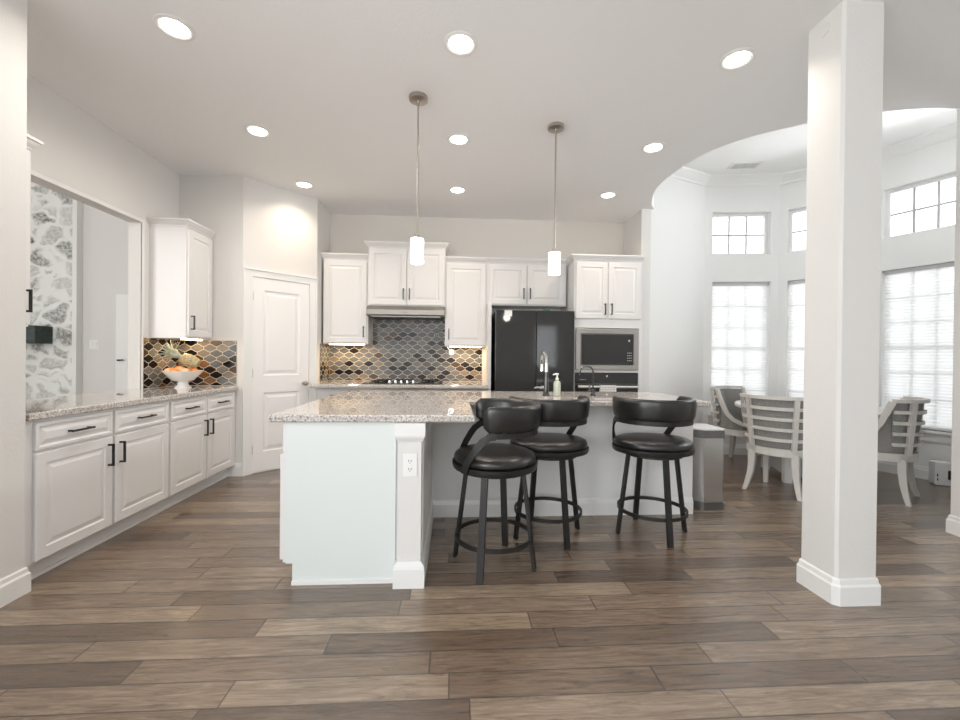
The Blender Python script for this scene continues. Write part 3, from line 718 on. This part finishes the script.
MB().lathe([(.022, 0), (.022, .01), (.016, .014), (.016, .05), (.012, .055)], 16).build('body', 'gun', ff)
pts = [(0, 0, .05), (0, 0, .2)]+[(-.055+.055*math.cos(a), 0, .2+.05*math.sin(a)) for a in [k*PI/10 for k in range(1, 11)]]+[(-.116, 0, .17)]
MB().tube(pts, .0065, 10).build('spout', 'gun', ff)
MB().tube([(-.012, 0, .045), (-.04, -.01, .05)], .008, 8).tube([(-.03, -.005, .045), (-.03, -.005, .1)], .005, 8).build('lever', 'gun', ff)
sb = thing('soap_dispenser', 'pale green soap bottle with a white pump on the island', 'soap bottle', (.865, 3.50, .92), 0)
MB().lathe([(.026, .001), (.03, .005), (.03, .1), (.026, .118), (.012, .128), (.012, .134)], 20).build('bottle', 'soap', sb, smooth=40)
MB().lathe([(.014, .134), (.014, .15), (.006, .152), (.006, .175)], 14).tube([(.012, 0, .18), (-.012, 0, .182), (-.035, 0, .176)], [.008, .008, .005], 8).build('pump', 'white', sb)

# ------------------------------------------------------------------ bar stools (the swivelling top faces +y before it is turned)
def make_stool(label, loc, rz, sw, group):
    r = thing('bar_stool', label, 'bar stool', loc, rz, group)
    E = lambda a, rx, ry, z: Vector((math.sin(a)*rx, -math.cos(a)*ry, z))
    rings = []
    for k, z in ((.93, .622), (1, .630), (1.015, .645), (.985, .664), (.9, .674), (.6, .681), (.3, .683), (.02, .6835)): rings.append([E(2*PI*q/36, .268*k, .24*k, z) for q in range(36)])
    MB().loft(rings).build('seat', 'leather', r, smooth=50)
    MB().loft([[E(2*PI*q/36, .275*k, .248*k, z) for q in range(36)] for k, z in ((.9, .585), (1, .587), (1.02, .6), (1.02, .62), (.95, .622))]).build('seat_frame', 'stoolmetal', r, smooth=40)
    MB().lathe([(.185, .556), (.2, .56), (.2, .584), (.15, .586)], 28).build('swivel_plate', 'stoolmetal', r)
    for s in range(4):
        a = s*PI/2; u = Vector((math.cos(a), math.sin(a), 0)); p0, p1 = u*.178, u*.25
        MB().bar((p0.x, p0.y, .562), (p1.x, p1.y, 0.0), .038, .018, u).build('leg', 'stoolmetal', r)
    ring = [Vector((math.cos(2*PI*k/40), math.sin(2*PI*k/40), 0)) for k in range(40)]
    MB().loft([[v*q+Vector((0, 0, z)) for v in ring] for q, z in ((.236, .16), (.236, .184), (.224, .184), (.224, .16), (.236, .16))], cap=False).build('footrest_ring', 'stoolmetal', r)
    A = math.radians(112); n = 30
    rings = []
    for k in range(n+1):
        a = -A+2*A*k/n; e = 1-max(0, abs(a)/A-.94)/.06*.75; c = []
        for q in range(14):
            t = 2*PI*q/14; hy = math.copysign(abs(math.sin(t))**.55, math.sin(t)); hx = math.copysign(abs(math.cos(t))**.6, math.cos(t))
            R = .248+hx*.024*e+.014*(hy*.5+.5); c.append(E(a, R, R*.98, .893+hy*.074*(.5+.5*e)))
        rings.append(c)
    MB().loft(rings).build('backrest', 'leather', r, smooth=60)
    mb = MB(); A2 = math.radians(104)
    band = [E(-A2+2*A2*k/24, .256, .25, .806) for k in range(25)]
    mb.ribbon(band, .03, .012, lambda i: Vector((band[i].x, band[i].y, 0)))
    for q in (2, 12, 22): mb.box(-.01, .01, -.01, .01, .80, .83, Matrix.Translation((band[q].x, band[q].y, 0)))
    mb.build('back_frame', 'stoolmetal', r)
    for s in (-1, 1):
        p = [E(s*math.radians(a), rr, rr*.96, z) for a, rr, z in ((97, .257, .806), (105, .26, .8), (113, .266, .775), (120, .271, .735), (127, .275, .69), (133, .278, .645), (136, .279, .59))]
        MB().ribbon(p, .04, .013, lambda i: Vector((p[i].x, p[i].y, 0))).build('arm', 'stoolmetal', r)
    turn(r, sw); return r
def turn(r, sw):
    for c in r.children:
        if c.name.split('.')[0] in ('seat', 'seat_frame', 'backrest', 'back_frame', 'arm'): c.rotation_euler = (0, 0, sw)
g = 'black stools around the island'
D = math.radians
st1 = make_stool('black leather counter stool turned sideways beside the island corner post', (.25, 2.53, 0), D(-23), D(92+23), g)
turn(dup(st1, (.67, 2.94, 0), D(18), 'black leather counter stool half hidden behind the sideways stool', g), D(4-18))
turn(dup(st1, (1.42, 2.935, 0), D(2), 'black leather counter stool beside the steel trash can', g), D(4-2))

# ------------------------------------------------------------------ trash can
tc = thing('trash_can', 'stainless step trash can at the end of the island', 'trash can', (1.985, 3.345, 0), 0)
def tpoly(e): return [(.07-e*.3, 0-e), (.23+e*.6, 0-e), (.245+e, .015), (.245+e, .27+e), (.02, .27+e), (-.03-e, .23), (-.03-e, .10-e*.3)]
MB().loft([[Vector((x, y, z)) for x, y in tpoly(.004)] for z in (0, .065)]).build('base', 'darksteel', tc)
MB().prism(tpoly(0), .0655, .59).build('body', 'trashsteel', tc)
lid = MB().prism(tpoly(.007), .592, .655).build('rim', 'darksteel', tc)
MB().loft([[Vector((x, y, z)) for x, y in tpoly(e)] for e, z in ((.007, .6555), (.004, .666), (-.012, .672))]).build('lid', 'lidsteel', tc)
MB().box(.249, .30, .05, .15, .025, .04, bev=.004).build('pedal', 'steel', tc)

# ------------------------------------------------------------------ dining set
tb = thing('dining_table', 'round white dining table in the bay behind the column', 'dining table', (3.77, 4.27, 0), 0)
MB().lathe([(.66, .715), (.675, .72), (.68, .735), (.68, .75), (.67, .76)], 56).build('tabletop', 'tabletop', tb, smooth=40)
MB().lathe([(.42, .64), (.42, .7145)], 48).build('apron', 'tabletop', tb, smooth=40)
ped = MB().prism([(-.30, -.30), (.30, -.30), (.30, .30), (-.30, .30)], .06, .64).build('pedestal', 'tablebase', tb); ped.rotation_euler = (0, 0, math.radians(-20))
for sx in (-1, 1):
    for sy in (-1, 1):
        o = MB().box(sx*.3-.035, sx*.3+.035, sy*.3-.035, sy*.3+.035, .0, .64).build('corner_post', 'tabletop', tb); o.rotation_euler = (0, 0, math.radians(-20))
def make_chair(label, loc, rz, group):
    r = thing('dining_chair', label, 'dining chair', loc, rz, group)   # sitter faces +y, origin under the seat centre
    E = lambda a, R, z: Vector((math.sin(a)*R, -math.cos(a)*R*.96, z))
    Rz = lambda z: .265+.05*max(0, z-.40)/.5
    # seat rail
    ring = lambda R, z: [E(2*PI*k/40, R*(1 if abs(k/40-.5) > .22 else 1.02), z) for k in range(40)]
    MB().loft([ring(.245, .36), ring(.272, .36), ring(.272, .43), ring(.245, .43), ring(.245, .36)], cap=False).build('seat_rail', 'chairwood', r, smooth=40)
    MB().loft([ring(.243, .40), ring(.243, .455), ring(.225, .485), ring(.14, .495), ring(.02, .497)]).build('seat_cushion', 'uphol', r, smooth=50)
    A = math.radians(62); n = 20
    def arc(R0, z, aa=A, m=n): return [E(-aa+2*aa*k/m, R0, z) for k in range(m+1)]
    mb = MB(); p = arc(Rz(.90)+.004, .895, math.radians(64)); mb.ribbon(p, .03, .04, lambda i: Vector((p[i].x, p[i].y, 0))); mb.build('top_rail', 'chairwood', r, smooth=40)
    for z in (.51, .605, .70, .795):
        p = arc(Rz(z)+.006, z); MB().ribbon(p, .028, .02, lambda i: Vector((p[i].x, p[i].y, 0))).build('slat', 'chairwood', r, smooth=40)
    for a in (-36, 36):
        p = [E(math.radians(a), Rz(z)+.013, z) for z in (.42, .55, .7, .8, .895)]; MB().ribbon(p, .04, .03, lambda i: E(math.radians(a), 1, 0)).build('back_post', 'chairwood', r)
    # upholstered shell inside the slats
    rows = []
    for z in (.44, .5, .6, .7, .8, .875):
        rows.append([E(-A+2*A*k/n, Rz(z)-.012, z) for k in range(n+1)]+[E(A-2*A*k/n, Rz(z)-.06, z) for k in range(n+1)])
    MB().loft(rows).build('back_upholstery', 'uphol', r, smooth=60)
    for s in (-1, 1):
        pr = [(64, .885), (70, .80), (78, .70), (88, .61), (102, .545), (122, .50), (146, .47), (152, .42)]
        p = [E(s*math.radians(a), Rz(z)+.004, z) for a, z in pr]; MB().ribbon(p, .045, .03, lambda i: Vector((p[i].x, p[i].y, 0))).build('side_arm', 'chairwood', r, smooth=50)
        rows = []
        for a, zt in ((60, .87), (70, .77), (78, .67), (88, .58), (102, .515), (122, .475)):
            rows.append([E(s*math.radians(a), Rz(.5)-q, z) for q, z in ((.014, .44), (.014, zt), (.05, zt), (.05, .44))])
        MB().loft(rows).build('side_upholstery', 'uphol', r, smooth=50)
        # legs: rear sabre legs, straight front legs
        p = [E(s*math.radians(42), R, z) for R, z in ((.255, .38), (.258, .28), (.272, .17), (.305, .06), (.33, 0.0))]
        MB().loft([[q+Vector((dx*w_, dy*w_, 0)) for dx, dy in ((-1, -1), (1, -1), (1, 1), (-1, 1))] for q, w_ in zip(p, (.028, .027, .024, .02, .017))]).build('rear_leg', 'chairwood', r, smooth=40)
        p = [E(s*math.radians(140), R, z) for R, z in ((.255, .38), (.258, .2), (.262, 0.0))]
        MB().loft([[q+Vector((dx*w_, dy*w_, 0)) for dx, dy in ((-1, -1), (1, -1), (1, 1), (-1, 1))] for q, w_ in zip(p, (.026, .023, .018))]).build('front_leg', 'chairwood', r, smooth=40)
    return r
g = 'barrel back chairs around the round table'
ch1 = make_chair('whitewashed slatted barrel chair with its back to the kitchen, just behind the trash can', (3.12, 3.86, 0), math.radians(-54), g)
dup(ch1, (3.44, 4.86, 0), math.radians(-152), 'whitewashed barrel chair seen from its open side against the bay windows', g)
dup(ch1, (3.95, 3.70, 0), math.radians(34), 'whitewashed slatted barrel chair beyond the column, beside the window sill', g)

# white appliance on the floor by the bay wall
ap = thing('plug_in_appliance', 'small white plug-in appliance on the floor under the bay window', 'appliance', (4.90, 3.965, 0), math.radians(-25))
MB().box(-.065, .065, -.055, .055, .004, .235, bev=.012).build('body', 'white', ap)
MB().box(-.05, -.042, -.057, -.0545, .05, .075).box(-.05, -.042, -.057, -.0545, .09, .12).build('switch', 'blackplastic', ap)
MB().box(.03, .06, -.075, -.0555, .07, .16, bev=.005).build('plug', 'blackplastic', ap)
MB().tube([(.045, -.07, .115), (.08, -.09, .11), (.12, -.085, .06), (.16, -.05, .01), (.2, -.02, .006)], .005, 8).build('cord', 'blackplastic', ap)

# ------------------------------------------------------------------ fruit bowl
BX, BY = -2.55, 4.165
fb = thing('fruit_bowl', 'white pedestal bowl heaped with fruit on the granite counter', 'bowl', (BX, BY, .92), 0)
MB().lathe([(.07, 0), (.07, .006), (.05, .02), (.04, .05), (.045, .062), (.085, .07), (.165, .158), (.168, .163), (.16, .163), (.085, .085), (.04, .08), (.005, .078)], 32).build('bowl', 'ceramic', fb, smooth=40)
g = 'round fruit heaped in the white bowl'; fz = .92
spots = [(.10, 0, .155, 0), (.07, -.085, .155, 1), (-.015, -.11, .155, 0), (-.085, -.07, .155, 1), (-.115, .01, .155, 0), (-.07, .09, .155, 1), (.03, .11, .155, 0), (.0, -.03, .168, 1), (-.05, .02, .17, 0), (.05, .04, .166, 1)]
fr0 = {}
for i, (x, y, z, kd) in enumerate(spots):
    if kd not in fr0:
        o = MB().sphere((0, 0, 0), .038, (1, 1, .9), 18, 12).build('peach' if kd else 'orange', 'peach' if kd else 'orange', smooth=180); fr0[kd] = o
        tag(o, ('pale peach coloured fruit heaped in the white pedestal bowl' if kd else 'bright orange fruit heaped in the white pedestal bowl'), 'fruit', ('pale peaches' if kd else 'oranges')+' in the bowl')
    else: o = fr0[kd].copy(); C.objects.link(o)
    o.location = (BX+x, BY+y, fz+z)
pn = thing('pineapple', 'pineapple lying on the heaped fruit, spiky leaves to the left', 'pineapple', (BX+.065, BY-.01, fz+.258), 0)
pn.rotation_euler = (0, math.radians(-64), math.radians(18))
mb = MB(); mb.lathe([(.02, -.085), (.045, -.075), (.056, -.03), (.057, .02), (.048, .06), (.02, .078)], 18)
for k in range(60):
    a = k*2.39996; z = -.07+.135*k/60; R = .054*math.sqrt(max(.2, 1-((z+.0)/.1)**2)); mb.lathe([(.010, 0), (.004, .006)], 5, (math.cos(a)*R, math.sin(a)*R, z))
mb.build('rind', 'pine', pn, smooth=50)
mb = MB()
for k in range(26):
    a = k*2.39996; sp = .25+.9*(1-k/26); ln = .15+.07*random.random(); u = Vector((math.cos(a), math.sin(a), 0)); b = Vector((0, 0, .07)); tdir = Vector((0, 0, 1))
    p = [b+u*.008, b+(tdir*math.cos(sp*.5)+u*math.sin(sp*.5))*ln*.5, b+(tdir*math.cos(sp)+u*math.sin(sp))*ln]
    sd = u.cross(tdir)
    mb.loft([[q+sd*w_, q+u*.002, q-sd*w_, q-u*.002] for q, w_ in zip(p, (.012, .011, .0012))])
mb.build('leafy_crown', 'pineleaf', pn)

# ------------------------------------------------------------------ lights
rows = {2.465: 'front', 3.543: 'middle', 4.61: 'back'}; cols = {-1.60: 'above the left counter side', .022: 'above the island centre line', 1.688: 'toward the dining bay'}
first = None
for y, rn in rows.items():
    for x, cn in cols.items():
        if (rn, x) == ('front', -1.60): x = -1.565
        lab = 'round recessed ceiling light, %s row, %s' % (rn, cn)
        if first is None:
            first = thing('recessed_light', lab, 'ceiling light', (x, y, H), 0, 'recessed ceiling lights')
            MB().lathe([(.069, -.001), (.098, -.001), (.098, -.006), (.08, -.010), (.069, -.004)], 32, cap=False).build('trim_ring', 'trim', first, smooth=40)
            MB().lathe([(.068, -.003), (.068, -.0055), (.04, -.0065)], 28).build('lens', 'glow', first)
        else: dup(first, (x, y, H), 0, lab)
        area('recessed_lamp', (x, y, H-.02), (0, 0, 0), .14, .14, 8 if x < -1 and y < 4 else 3.4, (1, .92, .83) if y < 4 else (1, .8, .62), None, 'DISK', 2.9 if x < -1 and y < 4 else 2.3)
for (x, y, lab) in ((-.264, 2.993, 'nickel pendant lamp with white glass shade above the island corner, nearer the range hood'), (.78, 3.281, 'nickel pendant lamp with white glass shade hanging in front of the refrigerator')):
    p = thing('pendant_lamp', lab, 'pendant lamp', (x, y, H), 0, 'island pendant lamps')
    MB().lathe([(.064, -.0005), (.066, -.006), (.064, -.026), (.012, -.03), (.012, -.045)], 28).build('canopy', 'nickel', p, smooth=30)
    MB().tube([(0, 0, -.03), (-.0, 0, -.97)], .0065, 10).build('rod', 'nickel', p)
    MB().lathe([(.010, -.955), (.018, -.96), (.02, -.985), (.042, -.989), (.042, -.993)], 20).build('cap', 'nickel', p)
    MB().lathe([(.044, -.990), (.046, -.994), (.046, -1.155), (.041, -1.16), (.041, -1.0)], 28).build('glass_shade', 'shadeglow', p, smooth=40)
    l = bpy.data.lights.new('pendant_bulb', 'POINT'); l.energy = 4; l.color = (1, .93, .84); l.shadow_soft_size = .05
    b = bpy.data.objects.new('pendant_bulb', l); C.objects.link(b); b.location = (x, y, H-1.22)

vt = thing('ceiling_vent', 'white louvered air vent in the raised bay ceiling', 'vent', (3.53, 4.985, HN), math.radians(-10))
MB().box(-.17, .17, -.085, .085, -.008, -.0005).build('frame', 'trim', vt)
mb = MB()
for q in range(3):
    for k in range(7): mb.box(-.14+q*.097, -.055+q*.097, -.06+k*.018, -.05+k*.018, -.014, -.0085)
mb.build('louver', 'vent', vt)

# ------------------------------------------------------------------ living room glimpsed through the opening
fp = thing('fireplace', 'whitewashed stone fireplace breast seen through the wall opening', 'fireplace', (-5.9, 6.03, 0), 0)
MB().box(-.9, .85, -.09, -.001, 0, 4.59).build('stone_breast', 'stone', fp)
MB().box(.85, .905, -.095, -.001, 0, 4.59).build('edge_trim', 'trim', fp)
MB().box(-.9, .608, -.335, -.091, 1.36, 1.585, bev=.006).build('mantel_beam', 'beam', fp)
sw = thing('light_switch', 'white light switch plate on the living room wall', 'light switch', (-4.845, 6.03, 1.36), 0)
MB().box(-.06, .06, -.006, -.0005, -.06, .06, bev=.002).build('plate', 'white', sw)
for x in (-.025, .025): MB().box(x-.012, x+.012, -.011, -.0062, -.03, .03).build('rocker', 'white', sw)
d2 = struct(bpy.data.objects.new('door_2', None), 'white living room door edge with dark lever behind the opening', 'door'); C.objects.link(d2); d2.location = (-4.56, 6.03, 0)
MB().box(0, .8, -.012, -.001, .01, 2.04).build('slab', 'door', d2)
MB().tube([(.05, -.012, 1.15), (.05, -.05, 1.15)], .012, 10).tube([(.05, -.05, 1.15), (.12, -.05, 1.155)], .009, 10).build('lever', 'black', d2)
